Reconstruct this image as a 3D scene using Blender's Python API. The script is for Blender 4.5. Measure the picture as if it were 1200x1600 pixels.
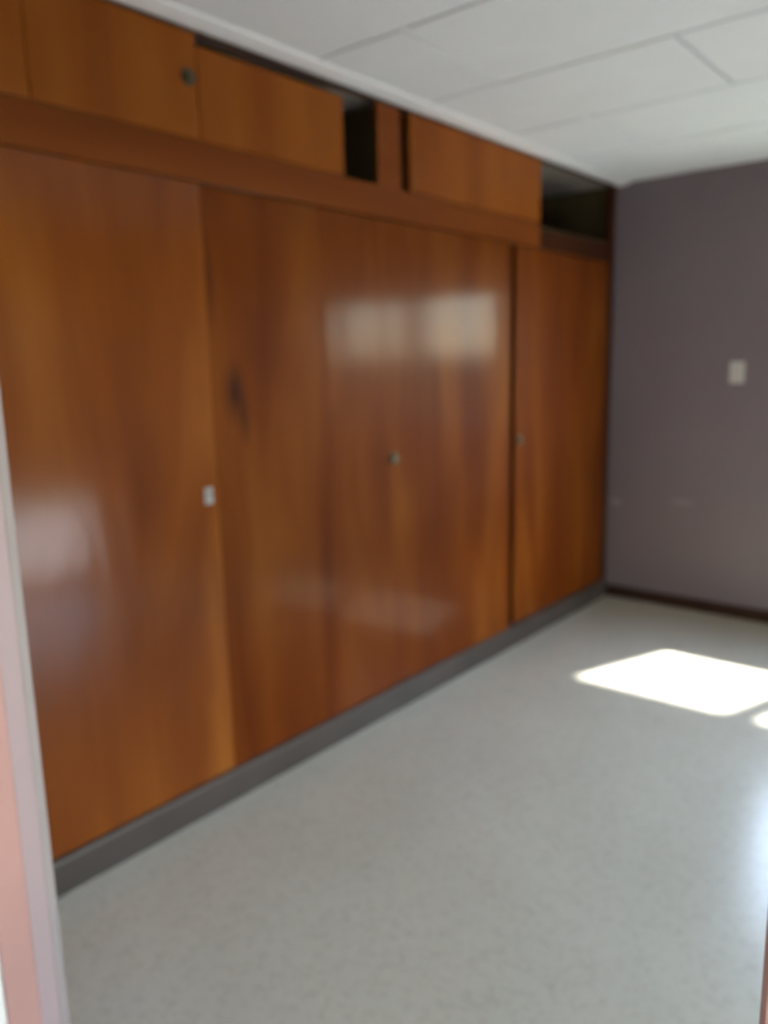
import bpy, bmesh, math
from mathutils import Vector, Matrix

# ------------------------------------------------------------------ scene reset
for o in list(bpy.data.objects):
    bpy.data.objects.remove(o, do_unlink=True)
scene = bpy.context.scene
COL = scene.collection

# ------------------------------------------------------------------ camera
# the wardrobe front is the plane x = 0 and runs along +y; the far wall is y = YB
F_PX = 1238.3
YAW, PITCH, ROLL = math.radians(39.857), math.radians(10.635), math.radians(-1.320)
CAM = Vector((2.0257, 0.0, 1.4686))
fw = Vector((-math.sin(YAW) * math.cos(PITCH), math.cos(YAW) * math.cos(PITCH), -math.sin(PITCH)))
rt = Vector((math.cos(YAW), math.sin(YAW), 0.0))
up = rt.cross(fw)
rt2 = math.cos(ROLL) * rt + math.sin(ROLL) * up
up2 = -math.sin(ROLL) * rt + math.cos(ROLL) * up
cam_data = bpy.data.cameras.new("camera")
cam = bpy.data.objects.new("camera", cam_data)
COL.objects.link(cam)
cam.matrix_world = Matrix.Translation(CAM) @ Matrix((rt2, up2, -fw)).transposed().to_4x4()
cam_data.sensor_fit = 'VERTICAL'
cam_data.sensor_height = 36.0
cam_data.sensor_width = 27.0
cam_data.lens = 36.0 * F_PX / 1600.0
cam_data.clip_start = 0.02
cam_data.dof.use_dof = True            # the photograph is softly out of focus throughout
cam_data.dof.focus_distance = 0.45
cam_data.dof.aperture_fstop = 4.8
scene.camera = cam

# ------------------------------------------------------------------ sky, sun, exposure
SUN_TRAVEL = Vector((-0.28, -0.75, -1.0)).normalized()
world = bpy.data.worlds.new("world")
scene.world = world
world.use_nodes = True
wn = world.node_tree.nodes
wl = world.node_tree.links
wn.clear()
w_out = wn.new('ShaderNodeOutputWorld')
w_bg = wn.new('ShaderNodeBackground')
w_sky = wn.new('ShaderNodeTexSky')
w_sky.sky_type = 'NISHITA'
w_sky.sun_disc = False
w_sky.sun_elevation = math.asin(-SUN_TRAVEL.z)
w_sky.sun_rotation = math.atan2(-SUN_TRAVEL.x, -SUN_TRAVEL.y)
w_sky.air_density = 1.2
w_sky.dust_density = 0.2
w_bg.inputs['Strength'].default_value = 0.52
w_hs = wn.new('ShaderNodeHueSaturation')      # thin haze takes some of the blue out of the whole sky
w_hs.inputs['Saturation'].default_value = 0.72
wl.new(w_sky.outputs[0], w_hs.inputs['Color'])
wl.new(w_hs.outputs[0], w_bg.inputs['Color'])
wl.new(w_bg.outputs[0], w_out.inputs['Surface'])

sun_data = bpy.data.lights.new("sun", 'SUN')
sun_data.energy = 7.0
sun_data.angle = math.radians(2.2)     # thinly veiled sun
sun_data.color = (1.0, 0.96, 0.9)
sun = bpy.data.objects.new("sun", sun_data)
COL.objects.link(sun)
sun.rotation_euler = SUN_TRAVEL.to_track_quat('-Z', 'Y').to_euler()
sun.location = (4, 12, 12)

vs = scene.view_settings
vs.view_transform = 'Standard'
vs.look = 'None'
vs.gamma = 1.0
vs.use_curve_mapping = False
vs.exposure = 2.75

# ------------------------------------------------------------------ dimensions
H = 2.45          # ceiling height
YB = 4.594        # far wall
XR = 3.20         # right wall
XL = -0.60        # wall behind the wardrobe
YF = 0.44         # room side of the doorway wall
YN = 0.34         # hall side of the doorway wall
YH = -1.30        # far side of the hall
DX0, DX1 = 1.067, 1.955   # doorway opening
DTOP = 2.03
WX0, WX1, WZ0, WZ1 = 0.94, 2.36, 1.02, 1.95   # window in the far wall
TH = 0.15
BY0, BY1, BTOP = 1.45, 3.00, 2.05            # terrace door in the right wall

# ------------------------------------------------------------------ materials
def new_mat(name):
    m = bpy.data.materials.new(name)
    m.use_nodes = True
    nt = m.node_tree
    for n in list(nt.nodes):
        if n.type != 'OUTPUT_MATERIAL' and n.type != 'BSDF_PRINCIPLED':
            nt.nodes.remove(n)
    return m, nt, nt.nodes['Principled BSDF']

def ramp(nt, stops):
    r = nt.nodes.new('ShaderNodeValToRGB')
    els = r.color_ramp.elements
    while len(els) < len(stops):
        els.new(0.5)
    for e, (p, c) in zip(els, stops):
        e.position = p
        e.color = (c[0], c[1], c[2], 1)
    return r

def noise(nt, vec, scale, detail=3.0, rough=0.5, dist=0.0):
    n = nt.nodes.new('ShaderNodeTexNoise')
    n.inputs['Scale'].default_value = scale
    n.inputs['Detail'].default_value = detail
    n.inputs['Roughness'].default_value = rough
    n.inputs['Distortion'].default_value = dist
    nt.links.new(vec, n.inputs['Vector'])
    return n.outputs['Fac']

def mapping(nt, src, scale=(1, 1, 1), loc=(0, 0, 0)):
    mp = nt.nodes.new('ShaderNodeMapping')
    mp.inputs['Scale'].default_value = scale
    mp.inputs['Location'].default_value = loc
    nt.links.new(src, mp.inputs['Vector'])
    return mp.outputs['Vector']

def math_node(nt, op, a, b=None, clamp=False):
    n = nt.nodes.new('ShaderNodeMath')
    n.operation = op
    n.use_clamp = clamp
    for i, v in enumerate((a, b)):
        if v is None:
            continue
        if isinstance(v, (int, float)):
            n.inputs[i].default_value = v
        else:
            nt.links.new(v, n.inputs[i])
    return n.outputs[0]

def mix_rgb(nt, fac, a, b, mode='MIX'):
    n = nt.nodes.new('ShaderNodeMix')
    n.data_type = 'RGBA'
    n.blend_type = mode
    for key, v in (('Factor', fac), ('A', a), ('B', b)):
        sock = [s for s in n.inputs if s.name == key and (s.type == 'RGBA' or key == 'Factor')][0]
        if isinstance(v, (int, float)):
            sock.default_value = v
        elif isinstance(v, tuple):
            sock.default_value = (v[0], v[1], v[2], 1)
        else:
            nt.links.new(v, sock)
    return [s for s in n.outputs if s.type == 'RGBA'][0]

def bump(nt, height, strength, distance, target):
    b = nt.nodes.new('ShaderNodeBump')
    b.inputs['Strength'].default_value = strength
    b.inputs['Distance'].default_value = distance
    nt.links.new(height, b.inputs['Height'])
    for t in target:
        nt.links.new(b.outputs[0], t)

def wood_mat(name, dark, mid, gold, coat=0.12, coat_rough=0.14, horizontal=False, marks=(), seed=0.0, wave=0.004):
    """varnished veneer; the grain runs along z (or along y when horizontal)"""
    m, nt, p = new_mat(name)
    tc = nt.nodes.new('ShaderNodeTexCoord').outputs['Object']
    tc = mapping(nt, tc, loc=(seed * 3.1, seed * 7.7, seed * 5.3))
    def sc(a, g):
        return (a, g, a) if horizontal else (a, a, g)
    warp = noise(nt, mapping(nt, tc, sc(1.4, 0.9)), 1.0, 2)
    fig = noise(nt, mapping(nt, tc, sc(4.2, 0.7)), 1.0, 3, 0.5, 0.6)
    patch = noise(nt, mapping(nt, tc, sc(2.6, 0.9)), 1.0, 2, 0.5, 0.3)
    grain = noise(nt, mapping(nt, tc, sc(70, 1.6)), 1.0, 4, 0.6)
    v = math_node(nt, 'ADD', math_node(nt, 'MULTIPLY', fig, 0.62), math_node(nt, 'MULTIPLY', patch, 0.38))
    v = math_node(nt, 'ADD', v, math_node(nt, 'MULTIPLY', math_node(nt, 'SUBTRACT', grain, 0.5), 0.09))
    r = ramp(nt, [(0.31, dark), (0.50, mid), (0.70, gold)])
    nt.links.new(v, r.inputs['Fac'])
    colr = r.outputs['Color']
    raw = nt.nodes.new('ShaderNodeTexCoord').outputs['Object']
    for (my, mz, ry, rz, amt, mc) in marks:          # knots and dark mineral streaks in the veneer
        mp = mapping(nt, raw, (0.0, 1 / ry, 1 / rz), (0, -my / ry, -mz / rz))
        ln = nt.nodes.new('ShaderNodeVectorMath')
        ln.operation = 'LENGTH'
        nt.links.new(mp, ln.inputs[0])
        wob = math_node(nt, 'ADD', ln.outputs['Value'], math_node(nt, 'MULTIPLY', math_node(nt, 'SUBTRACT', grain, 0.5), 0.8))
        f = math_node(nt, 'MULTIPLY', math_node(nt, 'SUBTRACT', 1.15, wob, True), amt, True)
        colr = mix_rgb(nt, f, colr, mc)
    nt.links.new(colr, p.inputs['Base Color'])
    p.inputs['Roughness'].default_value = 0.5
    p.inputs['Specular IOR Level'].default_value = 0.05
    p.inputs['Coat Weight'].default_value = coat
    p.inputs['Coat Roughness'].default_value = coat_rough
    p.inputs['Coat IOR'].default_value = 1.5
    hgt = math_node(nt, 'ADD', noise(nt, mapping(nt, tc, sc(9, 3)), 1.0, 2), math_node(nt, 'MULTIPLY', grain, 0.05))
    bump(nt, hgt, 0.35, wave, (p.inputs['Coat Normal'],))
    bump(nt, grain, 0.15, 0.001, (p.inputs['Normal'],))
    return m

def paint_mat(name, col, rough=0.6, var=0.06, scale=3.0, bump_s=0.05, spec=0.4, bscale=120.0):
    m, nt, p = new_mat(name)
    tc = nt.nodes.new('ShaderNodeTexCoord').outputs['Object']
    n = noise(nt, tc, scale, 4)
    r = ramp(nt, [(0.3, tuple(c * (1 - var) for c in col)), (0.7, tuple(min(1, c * (1 + var)) for c in col))])
    nt.links.new(n, r.inputs['Fac'])
    nt.links.new(r.outputs['Color'], p.inputs['Base Color'])
    p.inputs['Roughness'].default_value = rough
    p.inputs['Specular IOR Level'].default_value = spec
    bump(nt, noise(nt, tc, bscale, 2), bump_s, 0.002, (p.inputs['Normal'],))
    return m

def metal_mat(name, col, rough):
    m, nt, p = new_mat(name)
    tc = nt.nodes.new('ShaderNodeTexCoord').outputs['Object']
    n = noise(nt, tc, 40.0, 3)
    r = ramp(nt, [(0.3, tuple(c * 0.8 for c in col)), (0.7, col)])
    nt.links.new(n, r.inputs['Fac'])
    nt.links.new(r.outputs['Color'], p.inputs['Base Color'])
    p.inputs['Metallic'].default_value = 0.85
    p.inputs['Roughness'].default_value = rough
    return m

W_DARK, W_MID, W_GOLD = (0.092, 0.0165, 0.002), (0.145, 0.033, 0.0035), (0.215, 0.064, 0.008)
M = {}
M['door_a'] = wood_mat('veneer_door_a', (0.12, 0.025, 0.003), (0.20, 0.052, 0.006), (0.30, 0.10, 0.013), seed=1.0, coat=0.45)
KN = (0.035, 0.008, 0.004)
M['door_b'] = wood_mat('veneer_door_b', W_DARK, W_MID, W_GOLD, seed=2.3,
                       marks=((-0.345, 1.275, 0.05, 0.10, 0.9, KN), (-0.31, 1.19, 0.03, 0.09, 0.6, KN),
                              (-0.42, 1.62, 0.025, 0.16, 0.55, KN)))
M['door_c'] = wood_mat('veneer_door_c', W_DARK, W_MID, W_GOLD, seed=3.9)
M['door_d'] = wood_mat('veneer_door_d', W_DARK, W_MID, W_GOLD, seed=5.2)
M['loft'] = wood_mat('veneer_loft', (0.19, 0.046, 0.006), (0.25, 0.067, 0.008), (0.31, 0.095, 0.012), seed=6.4, coat_rough=0.25)
M['rail'] = wood_mat('veneer_rail', (0.145, 0.033, 0.005), (0.19, 0.048, 0.008), (0.23, 0.068, 0.011), seed=7.7, horizontal=True, coat_rough=0.25)
M['stile'] = wood_mat('dark_stile', (0.035, 0.010, 0.004), (0.05, 0.014, 0.005), (0.065, 0.020, 0.006), seed=8.1, coat=0.12, coat_rough=0.3)
M['carcass'] = wood_mat('raw_carcass', (0.05, 0.036, 0.018), (0.07, 0.052, 0.026), (0.09, 0.068, 0.035), seed=9.0, coat=0.0)
M['board'] = paint_mat('unvarnished_board', (0.20, 0.175, 0.15), 0.8, 0.1, 4.0)
M['plinth'] = paint_mat('grey_plinth', (0.068, 0.053, 0.046), 0.45, 0.15, 4.0)
M['wall'] = paint_mat('mauve_paint', (0.175, 0.142, 0.15), 0.55, 0.05, 1.3, 0.06)
M['ceiling'] = paint_mat('white_fibreboard', (0.765, 0.80, 0.815), 0.7, 0.02, 5.0, 0.06, 0.2)
M['slab'] = paint_mat('ceiling_void', (0.10, 0.10, 0.095), 0.8)
M['cornice'] = paint_mat('white_gloss_paint', (0.80, 0.81, 0.81), 0.4, 0.02)
M['baseboard'] = wood_mat('baseboard_wood', (0.025, 0.012, 0.008), (0.04, 0.018, 0.011), (0.055, 0.026, 0.015), seed=4.4, coat=0.4, coat_rough=0.3)
M['plastic'] = paint_mat('ivory_plastic', (0.52, 0.50, 0.46), 0.35, 0.02)
M['steel'] = metal_mat('dull_steel', (0.42, 0.40, 0.38), 0.4)
M['bronze'] = metal_mat('aged_brass', (0.15, 0.125, 0.08), 0.5)
M['black'] = paint_mat('keyhole_black', (0.012, 0.012, 0.012), 0.6)
M['salmon'] = paint_mat('salmon_gloss_paint', (0.42, 0.225, 0.19), 0.4, 0.06, 2.0, 0.05, 0.2)
M['mauve_light'] = paint_mat('pale_mauve_paint', (0.36, 0.26, 0.255), 0.5, 0.05, 2.0, 0.05, 0.15)
M['edge'] = paint_mat('pale_grey_edge', (0.30, 0.245, 0.23), 0.5, 0.04, 3.0, 0.05, 0.15)
M['cream'] = paint_mat('cream_paint', (0.75, 0.68, 0.62), 0.5, 0.03)
M['frame'] = paint_mat('white_window_paint', (0.72, 0.72, 0.70), 0.4, 0.03)
M['grass'] = paint_mat('lawn', (0.05, 0.085, 0.02), 0.95, 0.5, 6.0, 0.5, 0.1, 30.0)
M['terrace'] = paint_mat('terrace_concrete', (0.68, 0.66, 0.62), 0.9, 0.1, 2.0)
M['shutter'] = paint_mat('sky_block_shutter', (0.16, 0.10, 0.06), 0.5, 0.1, 6.0)
M['render_out'] = paint_mat('mossy_outside_render', (0.05, 0.06, 0.035), 0.9, 0.15, 2.0)

# floor: polished pale terrazzo with faint grey and tan chips
def floor_mat():
    m, nt, p = new_mat('polished_terrazzo')
    tc = nt.nodes.new('ShaderNodeTexCoord').outputs['Object']
    big = noise(nt, tc, 1.6, 4, 0.55)
    r = ramp(nt, [(0.3, (0.62, 0.59, 0.50)), (0.7, (0.69, 0.66, 0.565))])
    nt.links.new(big, r.inputs['Fac'])
    vor = nt.nodes.new('ShaderNodeTexVoronoi')
    vor.inputs['Scale'].default_value = 70.0
    nt.links.new(tc, vor.inputs['Vector'])
    chip = ramp(nt, [(0.0, (0.86, 0.85, 0.83)), (0.35, (0.97, 0.965, 0.955)), (0.7, (1.0, 1.0, 1.0))])
    sep = nt.nodes.new('ShaderNodeSeparateColor')
    nt.links.new(vor.outputs['Color'], sep.inputs[0])
    nt.links.new(sep.outputs[0], chip.inputs['Fac'])
    c = mix_rgb(nt, 0.8, r.outputs['Color'], chip.outputs['Color'], 'MULTIPLY')
    spots = noise(nt, tc, 9.0, 3, 0.6)
    sr = ramp(nt, [(0.66, (0, 0, 0)), (0.74, (1, 1, 1))])
    nt.links.new(spots, sr.inputs['Fac'])
    c = mix_rgb(nt, math_node(nt, 'MULTIPLY', sr.outputs['Color'], 0.35), c, (0.30, 0.28, 0.23))
    nt.links.new(c, p.inputs['Base Color'])
    p.inputs['Roughness'].default_value = 0.22
    p.inputs['Specular IOR Level'].default_value = 0.5
    bump(nt, noise(nt, tc, 4.0, 2), 0.1, 0.004, (p.inputs['Normal'],))
    return m
M['floor'] = floor_mat()

# far wall paint: the same mauve with two pale scuffs
def scuffed_wall():
    m = M['wall'].copy()
    m.name = 'mauve_paint_scuffed'
    nt = m.node_tree
    p = nt.nodes['Principled BSDF']
    src = p.inputs['Base Color'].links[0].from_socket
    raw = nt.nodes.new('ShaderNodeTexCoord').outputs['Object']
    g = noise(nt, raw, 30.0, 3)
    c = src
    for (sx, sz, rx, rz, amt) in ((0.05, 0.60, 0.05, 0.035, 0.30), (0.45, 0.633, 0.09, 0.025, 0.25)):
        mp = mapping(nt, raw, (1 / rx, 0.0, 1 / rz), (-sx / rx, 0, -sz / rz))
        ln = nt.nodes.new('ShaderNodeVectorMath')
        ln.operation = 'LENGTH'
        nt.links.new(mp, ln.inputs[0])
        d = math_node(nt, 'ADD', ln.outputs['Value'], g)
        f = math_node(nt, 'MULTIPLY', math_node(nt, 'SUBTRACT', 1.5, d, True), amt, True)
        c = mix_rgb(nt, f, c, (0.5, 0.46, 0.48))
    nt.links.new(c, p.inputs['Base Color'])
    return m
M['wall_scuffed'] = scuffed_wall()

# window glass: clear thin pane
def glass_mat():
    m, nt, p = new_mat('window_glass')
    nt.nodes.remove(p)
    out = [n for n in nt.nodes if n.type == 'OUTPUT_MATERIAL'][0]
    tr = nt.nodes.new('ShaderNodeBsdfTransparent')
    tr.inputs['Color'].default_value = (0.95, 0.97, 0.96, 1)
    gl = nt.nodes.new('ShaderNodeBsdfGlossy')
    gl.inputs['Roughness'].default_value = 0.02
    fr = nt.nodes.new('ShaderNodeFresnel')
    geo = nt.nodes.new('ShaderNodeNewGeometry')
    ior = math_node(nt, 'ADD', 1.45, math_node(nt, 'MULTIPLY', geo.outputs['Backfacing'], 1 / 1.45 - 1.45))
    nt.links.new(ior, fr.inputs['IOR'])
    mx = nt.nodes.new('ShaderNodeMixShader')
    nt.links.new(fr.outputs[0], mx.inputs[0])
    nt.links.new(tr.outputs[0], mx.inputs[1])
    nt.links.new(gl.outputs[0], mx.inputs[2])
    nt.links.new(mx.outputs[0], out.inputs['Surface'])
    return m
M['glass'] = glass_mat()

# ------------------------------------------------------------------ mesh helpers
def add_box(bm, x0, x1, y0, y1, z0, z1, bev=0.0, seg=1):
    tmp = bmesh.new()
    bmesh.ops.create_cube(tmp, size=1.0)
    for v in tmp.verts:
        v.co = Vector(((x0 + x1) / 2 + v.co.x * (x1 - x0), (y0 + y1) / 2 + v.co.y * (y1 - y0), (z0 + z1) / 2 + v.co.z * (z1 - z0)))
    if bev > 0:
        bmesh.ops.bevel(tmp, geom=list(tmp.edges), offset=bev, segments=seg, profile=0.5, affect='EDGES')
    me = bpy.data.meshes.new('tmp')
    tmp.to_mesh(me)
    tmp.free()
    bm.from_mesh(me)
    bpy.data.meshes.remove(me)

def add_cyl(bm, c, axis, r0, r1, length, seg=24):
    """frustum from c along axis"""
    q = Vector(axis).normalized()
    mt = Matrix.Translation(Vector(c) + q * length / 2) @ q.to_track_quat('Z', 'Y').to_matrix().to_4x4()
    bmesh.ops.create_cone(bm, cap_ends=True, segments=seg, radius1=r0, radius2=r1, depth=length, matrix=mt)

def add_profile(bm, pts, p0, p1, ax_u, ax_v):
    """extrude a closed 2D profile from p0 to p1; u,v axes given"""
    u, v = Vector(ax_u), Vector(ax_v)
    a = [bm.verts.new(Vector(p0) + u * q[0] + v * q[1]) for q in pts]
    b = [bm.verts.new(Vector(p1) + u * q[0] + v * q[1]) for q in pts]
    n = len(pts)
    for i in range(n):
        bm.faces.new((a[i], a[(i + 1) % n], b[(i + 1) % n], b[i]))
    bm.faces.new(a[::-1])
    bm.faces.new(b)

def make(name, bm, mat, parent=None, origin=None, smooth=False):
    """link the bmesh (world coordinates) as one object whose origin is its base centre"""
    bmesh.ops.recalc_face_normals(bm, faces=list(bm.faces))
    if origin is None:
        xs = [v.co.x for v in bm.verts]; ys = [v.co.y for v in bm.verts]; zs = [v.co.z for v in bm.verts]
        origin = ((min(xs) + max(xs)) / 2, (min(ys) + max(ys)) / 2, min(zs))
    origin = Vector(origin)
    for v in bm.verts:
        v.co -= origin
    me = bpy.data.meshes.new(name)
    bm.to_mesh(me)
    bm.free()
    if smooth:
        for f in me.polygons:
            f.use_smooth = True
    me.materials.append(mat)
    o = bpy.data.objects.new(name, me)
    COL.objects.link(o)
    o.location = origin
    if parent is not None:
        o.parent = parent
        po = Vector((0, 0, 0))
        q = parent
        while q is not None:
            po += q.location
            q = q.parent
        o.location = origin - po
    return o

def box(name, x0, x1, y0, y1, z0, z1, mat, parent=None, bev=0.0, origin=None, seg=1):
    bm = bmesh.new()
    add_box(bm, x0, x1, y0, y1, z0, z1, bev, seg)
    return make(name, bm, mat, parent, origin)

def empty(name, loc):
    o = bpy.data.objects.new(name, None)
    o.empty_display_size = 0.1
    COL.objects.link(o)
    o.location = loc
    return o

def struct(o, label, cat):
    o['kind'] = 'structure'
    o['label'] = label
    o['category'] = cat
    return o

# ------------------------------------------------------------------ the room shell
struct(box('floor', XL - TH, XR + TH, YH - TH, YB + TH, -0.12, 0.0, M['floor'], origin=(0, 0, 0)),
       'pale grey polished terrazzo floor with faint specks', 'floor')

ceiling = struct(box('ceiling', XL - TH, XR + TH, YH - TH, YB + TH, H + 0.012, H + 0.12, M['slab'], origin=(0, 0, H + 0.012)),
                 'white ceiling of fibreboard panels with staggered joints', 'ceiling')

def with_hole(bm, axis, a0, a1, t0, t1, z0, z1, h):
    """wall slab along `axis` (0 = x, 1 = y) from a0 to a1, thickness t0..t1, with rectangular holes h"""
    def seg(s0, s1, zz0, zz1):
        if s1 - s0 < 1e-4 or zz1 - zz0 < 1e-4:
            return
        if axis == 0:
            add_box(bm, s0, s1, t0, t1, zz0, zz1)
        else:
            add_box(bm, t0, t1, s0, s1, zz0, zz1)
    cur = a0
    for (s0, s1, hz0, hz1) in sorted(h):
        seg(cur, s0, z0, z1)
        seg(s0, s1, z0, hz0)
        seg(s0, s1, hz1, z1)
        cur = s1
    seg(cur, a1, z0, z1)

ZT = H + 0.012
bm = bmesh.new()
with_hole(bm, 0, XL - TH, XR + TH, YB, YB + TH, 0, ZT, [(WX0, WX1, WZ0, WZ1)])
struct(make('wall_back', bm, M['wall_scuffed'], origin=(0, YB, 0)), 'dull mauve painted far wall with two pale scuffs', 'wall')
bm = bmesh.new()
with_hole(bm, 1, YH, YB, XR, XR + TH, 0, ZT, [(-1.15, 0.20, 0.75, 2.05), (BY0, BY1, 0.0, BTOP)])
struct(make('wall_right', bm, M['wall'], origin=(XR, 0, 0)), 'mauve painted side wall opposite the wardrobe', 'wall')
struct(box('wall_left', XL - TH, XL, YH, YB, 0, ZT, M['wall']), 'mauve wall behind the built-in wardrobe', 'wall')
bm = bmesh.new()
with_hole(bm, 0, XL, XR, YN, YF, 0, ZT, [(DX0, DX1, 0.0, DTOP)])
struct(make('wall_front', bm, M['mauve_light'], origin=(0, YN, 0)), 'pale mauve wall around the doorway', 'wall')
struct(box('wall_hall', XL - TH, XR + TH, YH - TH, YH, 0, ZT, M['cream']), 'cream wall of the hall behind the doorway', 'wall')

# ceiling panels (0.61 x 1.22 m, joints staggered by half a panel)
PY0, PW, PL, GAP = 2.055, 0.61, 1.22, 0.011
k0 = math.floor((YF - PY0) / PW)
r = k0
while PY0 + r * PW < YB:
    ya, yb = max(YF, PY0 + r * PW), min(YB, PY0 + (r + 1) * PW)
    off = 0.425 if r % 2 == 0 else 1.02
    xa = off - 2 * PL
    while xa < XR:
        x0, x1 = max(0.0, xa), min(XR, xa + PL)
        if x1 - x0 > 0.03 and yb - ya > 0.03:
            bm = bmesh.new()
            add_box(bm, x0 + GAP / 2, x1 - GAP / 2, ya + GAP / 2, yb - GAP / 2, H, H + 0.012, 0.0012)
            make('ceiling_panel', bm, M['ceiling'], ceiling)
        xa += PL
    r += 1
bm = bmesh.new()
add_box(bm, XL, XR, YH, YN, H, H + 0.012)
make('ceiling_panel', bm, M['ceiling'], ceiling)

# white cornice strip along the top of the wardrobe
bm = bmesh.new()
prof = [(0.0, 0.0), (0.0, -0.012), (0.012, -0.016), (0.035, -0.015), (0.058, -0.011), (0.074, -0.006), (0.080, 0.0)]
add_profile(bm, prof, (0.0, YF, H), (0.0, YB, H), (1, 0, 0), (0, 0, 1))
struct(make('trim_1', bm, M['cornice']), 'white cornice strip between the wardrobe and the ceiling', 'cornice')

# dark baseboards
bm = bmesh.new()
prof = [(0, 0), (0.016, 0), (0.016, 0.058), (0.010, 0.068), (0, 0.070)]
add_profile(bm, prof, (0.012, YB, 0), (XR, YB, 0), (0, -1, 0), (0, 0, 1))
struct(make('baseboard_back', bm, M['baseboard']), 'dark brown baseboard along the mauve far wall', 'baseboard')
bm = bmesh.new()
add_profile(bm, prof, (XR, YF, 0), (XR, YB - 0.016, 0), (-1, 0, 0), (0, 0, 1))
struct(make('baseboard_right', bm, M['baseboard']), 'dark brown baseboard along the right side wall', 'baseboard')

# ------------------------------------------------------------------ doorway frame the camera looks through
door_frame = struct(empty('door_1', ((DX0 + DX1) / 2, (YN + YF) / 2, 0)), 'pink painted doorway frame at the near edge of the room', 'door frame')
Q = 0.0
# left side: thin grey plaster arris, mauve reveal, salmon lining, cream casing on the hall face
box('reveal_edge', DX0 - 0.02, DX0 + 0.002, 0.430, YF + 0.002, 0, DTOP, M['edge'], door_frame, 0.0015)
box('jamb_lining', DX0 - 0.02, DX0 + 0.004, 0.362, 0.404, 0, DTOP, M['salmon'], door_frame, 0.002)
box('casing', DX0 - 0.07, DX0 + 0.006, YN - 0.016, 0.360, 0, DTOP + 0.06, M['cream'], door_frame, 0.003)
# right side
box('jamb_lining', DX1 - 0.002, DX1 + 0.02, 0.350, 0.404, 0, DTOP, M['salmon'], door_frame, 0.002)
box('casing', DX1, DX1 + 0.07, YN - 0.006, 0.348, 0, DTOP + 0.06, M['salmon'], door_frame, 0.003)
# head
box('head_lining', DX0, DX1, 0.362, 0.404, DTOP - 0.006, DTOP + 0.02, M['salmon'], door_frame, 0.002)
box('casing', DX0 - 0.07, DX1 + 0.07, YN - 0.016, YN, DTOP + 0.06, DTOP + 0.12, M['cream'], door_frame, 0.003)

# ------------------------------------------------------------------ windows
def sliding_window(name, label, axis, s0, s1, z0, z1, t0, t1, post=None):
    """two-pane window filling a wall hole; axis 0 = wall along x, 1 = along y; t0..t1 frame depth"""
    def bx(nm, a0, a1, d0, d1, c0, c1, mat, par, bev=0.002):
        if axis == 0:
            return box(nm, a0, a1, d0, d1, c0, c1, mat, par, bev)
        return box(nm, d0, d1, a0, a1, c0, c1, mat, par, bev)
    mid, tm = (s0 + s1) / 2, (t0 + t1) / 2
    w = struct(empty(name, (mid, tm, z0) if axis == 0 else (tm, mid, z0)), label, 'window')
    fwid = 0.035
    p0, p1 = post or (mid - 0.022, mid + 0.022)
    bx('window_frame', s0, s0 + fwid, t0, t1, z0, z1, M['frame'], w)
    bx('window_frame', s1 - fwid, s1, t0, t1, z0, z1, M['frame'], w)
    bx('window_frame', s0 + fwid, s1 - fwid, t0, t1, z0, z0 + fwid, M['frame'], w)
    bx('window_frame', s0 + fwid, s1 - fwid, t0, t1, z1 - fwid, z1, M['frame'], w)
    bx('mullion', p0, p1, t0, t1, z0 + fwid, z1 - fwid, M['frame'], w)
    for a0, a1 in ((s0 + fwid, p0), (p1, s1 - fwid)):
        bx('pane', a0, a1, tm - 0.003, tm + 0.003, z0 + fwid, z1 - fwid, M['glass'], w, 0.0)
    return w
w1 = sliding_window('window_1', 'white two-pane window in the mauve far wall', 0, WX0, WX1, WZ0, WZ1, YB + 0.05, YB + 0.11, (1.64, 1.76))
w2 = sliding_window('window_2', 'white two-pane window at the end of the hall', 1, -1.15, 0.20, 0.75, 2.05, XR + 0.05, XR + 0.11)
for nm, loc, rot, sx, sy in (('window_portal', ((WX0 + WX1) / 2, YB + 0.14, (WZ0 + WZ1) / 2), (-math.pi / 2, 0, 0), WX1 - WX0, WZ1 - WZ0),
                             ('hall_portal', (XR + 0.14, -0.475, 1.40), (0, math.pi / 2, 0), 1.3, 1.35),
                             ('terrace_portal', (XR + 0.14, (BY0 + BY1) / 2, 0.34), (0, math.pi / 2, 0), 0.64, BY1 - BY0)):
    ld = bpy.data.lights.new(nm, 'AREA')
    ld.shape = 'RECTANGLE'
    ld.size, ld.size_y = sx, sy
    ld.cycles.is_portal = True       # only guides the sky light through the opening
    lo = bpy.data.objects.new(nm, ld)
    COL.objects.link(lo)
    lo.location, lo.rotation_euler = loc, rot

# unseen terrace door, widened for light; added shutter down to knee height blocks sky
d2 = struct(empty('door_2', (XR + 0.08, (BY0 + BY1) / 2, 0)), 'terrace door opening with an added half-lowered brown shutter that blocks the sky', 'door')
for a0, a1 in ((BY0, BY0 + 0.04), (BY1 - 0.04, BY1)):
    box('door_jamb', XR + 0.03, XR + 0.11, a0, a1, 0, BTOP, M['frame'], d2, 0.002)
box('door_head', XR + 0.03, XR + 0.11, BY0 + 0.04, BY1 - 0.04, BTOP - 0.04, BTOP, M['frame'], d2, 0.002)
SLAT = 0.055
zz = 0.64
while zz + SLAT < BTOP - 0.03:
    box('sky_block_slat', XR + 0.062, XR + 0.074, BY0 + 0.036, BY1 - 0.036, zz, zz + SLAT - 0.001, M['shutter'], d2, 0.003)
    zz += SLAT

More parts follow.
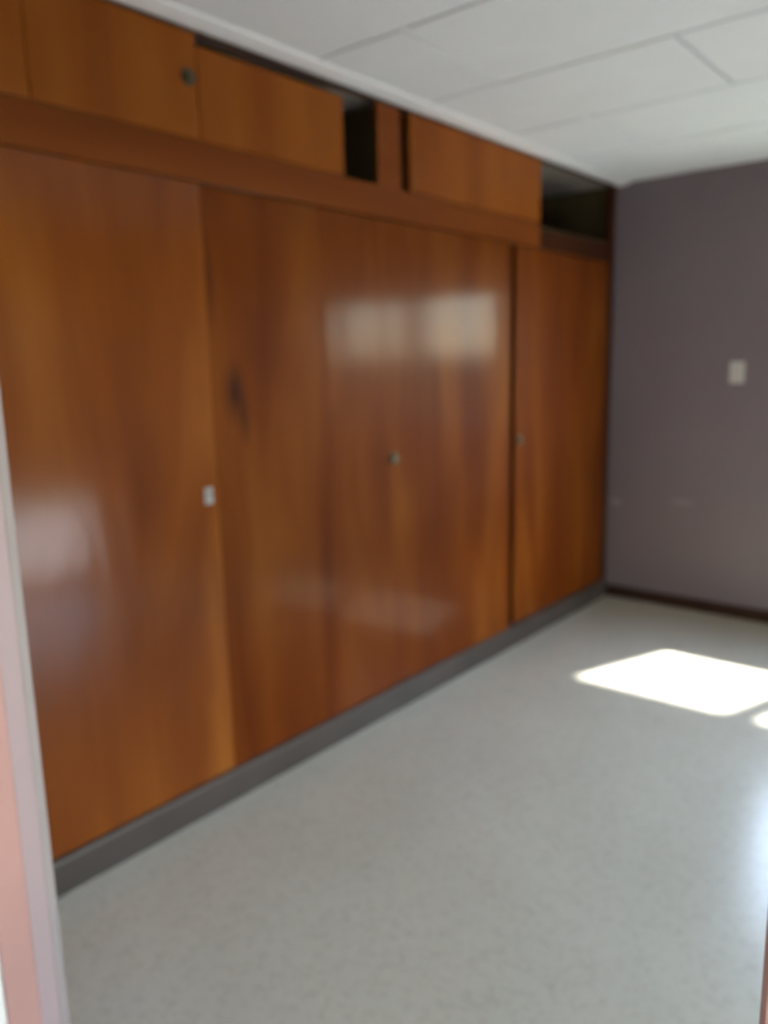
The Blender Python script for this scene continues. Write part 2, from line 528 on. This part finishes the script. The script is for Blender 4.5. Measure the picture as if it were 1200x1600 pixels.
# ------------------------------------------------------------------ outside
struct(box('terrace', XR + TH, XR + TH + 3.2, -1.5, YB + 4.0, -0.30, -0.06, M['terrace']), 'pale concrete terrace beside the house', 'terrace')
struct(box('ground_outside', -30, 30, -30, 40, -0.40, -0.30, M['grass'], origin=(0, 0, -0.3)), 'dark lawn outside the windows', 'lawn')
struct(box('wall_garden', -6, 10, 9.0, 9.2, -0.30, 1.55, M['render_out'], origin=(0, 9, -0.3)), 'low rendered garden wall outside the far window', 'garden wall')

# ------------------------------------------------------------------ built-in wardrobe
wardrobe = empty('built_in_wardrobe', (0.0, (YF + YB) / 2, 0.0))
wardrobe['label'] = 'varnished brown wood built-in wardrobe with tall doors and loft cupboards'
wardrobe['category'] = 'wardrobe'
Y0, Y1 = YF + 0.002, YB - 0.002
ZP = 0.108               # plinth top
ZD = 2.012               # door top
ZR0, ZR1 = 2.016, 2.132  # rail between doors and loft
ZU = 2.436               # top of the loft openings
DEP = -0.58
T = 0.020

bm = bmesh.new()
prof = [(-0.05, 0.0), (0.012, 0.0), (0.012, ZP - 0.012), (0.008, ZP - 0.003), (0.002, ZP), (-0.05, ZP)]
add_profile(bm, prof, (0, Y0, 0), (0, Y1 - 0.016, 0), (1, 0, 0), (0, 0, 1))
o = make('plinth', bm, M['plinth'], wardrobe); o['label'] = 'grey painted plinth'

# carcass
box('back_panel', DEP - 0.012, DEP, Y0, Y1, ZP, ZT - 0.008, M['carcass'], wardrobe)
box('bottom_board', DEP, -0.026, Y0 + 0.02, Y1 - 0.02, ZP - 0.02, ZP, M['carcass'], wardrobe)
box('loft_shelf', DEP, -T - 0.001, Y0 + 0.02, Y1 - 0.02, ZR1 - 0.03, ZR1 - 0.004, M['carcass'], wardrobe)
o = box('top_board', DEP, -T - 0.001, Y0 + 0.02, Y1 - 0.02, ZU, ZT - 0.008, M['board'], wardrobe); o['label'] = 'greyish unvarnished board'
for yy in (Y0, Y1 - 0.02):
    box('side_panel', DEP, -T - 0.001, yy, yy + 0.02, ZP, ZT - 0.008, M['carcass'], wardrobe)
for yy in (1.585, 2.462, 3.418):
    box('divider', DEP, -0.045, yy, yy + 0.02, ZP, ZR1 - 0.03, M['carcass'], wardrobe)
for yy in (2.50, 3.64):
    box('divider', DEP, -0.045, yy, yy + 0.02, ZR1 - 0.004, ZU, M['carcass'], wardrobe)

# face frame
box('middle_rail', -T, 0.0, Y0, 3.692, ZR0, ZR1, M['rail'], wardrobe, 0.002)
box('middle_rail', -T - 0.012, -0.012, 3.693, 4.514, ZR0, ZR1 - 0.018, M['stile'], wardrobe, 0.002)
box('top_rail', -T, -0.002, Y0, Y1, ZU - 0.012, H - 0.018, M['stile'], wardrobe, 0.002)
box('stile', -T, -0.004, Y0, 0.645, ZP, ZR0, M['stile'], wardrobe, 0.002)
o = box('stile', -T - 0.008, -0.006, 4.516, Y1, ZP, ZU - 0.012, M['stile'], wardrobe, 0.002); o['label'] = 'dark stile in the corner'
o = box('stile', -0.048, -0.030, 3.372, 3.488, ZP, ZR0, M['stile'], wardrobe, 0.002); o['label'] = 'dark recessed stile'
box('loft_stile', -T, -0.002, 2.444, 2.578, ZR1, ZU - 0.012, M['rail'], wardrobe, 0.002)
o = box('loft_stile', -T - 0.03, -T - 0.012, 2.570, 2.660, ZR1, ZU - 0.012, M['stile'], wardrobe, 0.002); o['label'] = 'dark recessed strip between loft doors'

# doors
def lock(parent, kind, x, y, z):
    """surface lock: plate with a key barrel and keyhole"""
    bm = bmesh.new()
    if kind == 'plate':
        add_box(bm, x, x + 0.004, y - 0.016, y + 0.016, z - 0.027, z + 0.027, 0.002, 2)
        add_cyl(bm, (x + 0.004, y, z + 0.006), (1, 0, 0), 0.010, 0.009, 0.007)
        mat = M['steel']
    else:
        add_cyl(bm, (x, y, z), (1, 0, 0), 0.024, 0.022, 0.005, 28)
        add_cyl(bm, (x + 0.005, y, z), (1, 0, 0), 0.013, 0.015, 0.012)
        mat = M['bronze']
    lk = make('lock', bm, mat, parent, origin=(x, y, z))
    bm = bmesh.new()
    hx = x + (0.0105 if kind == 'plate' else 0.0165)
    zz = z + (0.006 if kind == 'plate' else 0.0)
    add_cyl(bm, (hx, y, zz + 0.002), (1, 0, 0), 0.0025, 0.0025, 0.0008, 12)
    add_box(bm, hx, hx + 0.0008, y - 0.0012, y + 0.0012, zz - 0.006, zz + 0.002)
    kh = make('keyhole', bm, M['black'], None, origin=(hx, y, zz))
    kh.parent = parent
    pl = Vector((0, 0, 0)); q = parent
    while q is not None:
        pl += q.location; q = q.parent
    kh.location = Vector((hx, y, zz)) - pl
    return lk

def door(name, y0, y1, z0, z1, xf, mat, lk=None, tilt=0.0, swing=0.0):
    d = box(name, xf - T, xf, y0, y1, z0, z1, mat, wardrobe, 0.0025, origin=(xf, (y0 + y1) / 2, z0), seg=2)
    if lk:
        lock(d, lk[0], xf, lk[1], lk[2])
    d.rotation_euler = (math.radians(tilt), 0, math.radians(swing))
    return d

door('door', 0.648, 1.5965, ZP + 0.004, ZD, 0.0, M['door_a'], ('plate', 1.556, 1.066))
door('door', 1.598, 2.468, ZP + 0.004, ZD - 0.003, 0.0, M['door_b'], None, 0.05)
door('door', 2.474, 3.386, ZP + 0.004, ZD - 0.002, 0.001, M['door_c'], ('round', 2.503, 1.086), 0.0, -1.3)
door('door', 3.470, 4.512, ZP + 0.004, ZD, -0.006, M['door_d'], ('round', 3.505, 1.073))
# loft doors
LT = ZU - 0.014
door('loft_door', 0.648, 1.0895, ZR1 + 0.003, LT, -0.001, M['loft'])
door('loft_door', 1.091, 1.612, ZR1 + 0.003, LT + 0.006, 0.0, M['loft'], ('round', 1.578, 2.302))
door('loft_door', 1.617, 2.252, ZR1 + 0.003, LT - 0.022, -0.003, M['loft'])
door('loft_door', 2.640, 3.690, ZR1 + 0.003, LT + 0.006, 0.0, M['loft'])

# ------------------------------------------------------------------ light switch on the far wall
sw = empty('light_switch', (0.715, YB, 1.318))
sw['label'] = 'ivory light switch on the mauve far wall'
sw['category'] = 'light switch'
box('switch_plate', 0.677, 0.753, YB - 0.008, YB - 0.0002, 1.318, 1.434, M['plastic'], sw, 0.003, seg=2)
bm = bmesh.new()
add_profile(bm, [(-0.017, 0.0), (-0.017, 0.004), (0.0, 0.0025), (0.017, 0.008), (0.017, 0.0)], (0.703, YB - 0.008, 1.376), (0.727, YB - 0.008, 1.376), (0, 0, 1), (0, -1, 0))
make('rocker', bm, M['plastic'], sw)
for zz in (1.334, 1.418):
    bm = bmesh.new()
    add_cyl(bm, (0.715, YB - 0.008, zz), (0, -1, 0), 0.0035, 0.003, 0.0012, 12)
    make('screw', bm, M['steel'], sw)
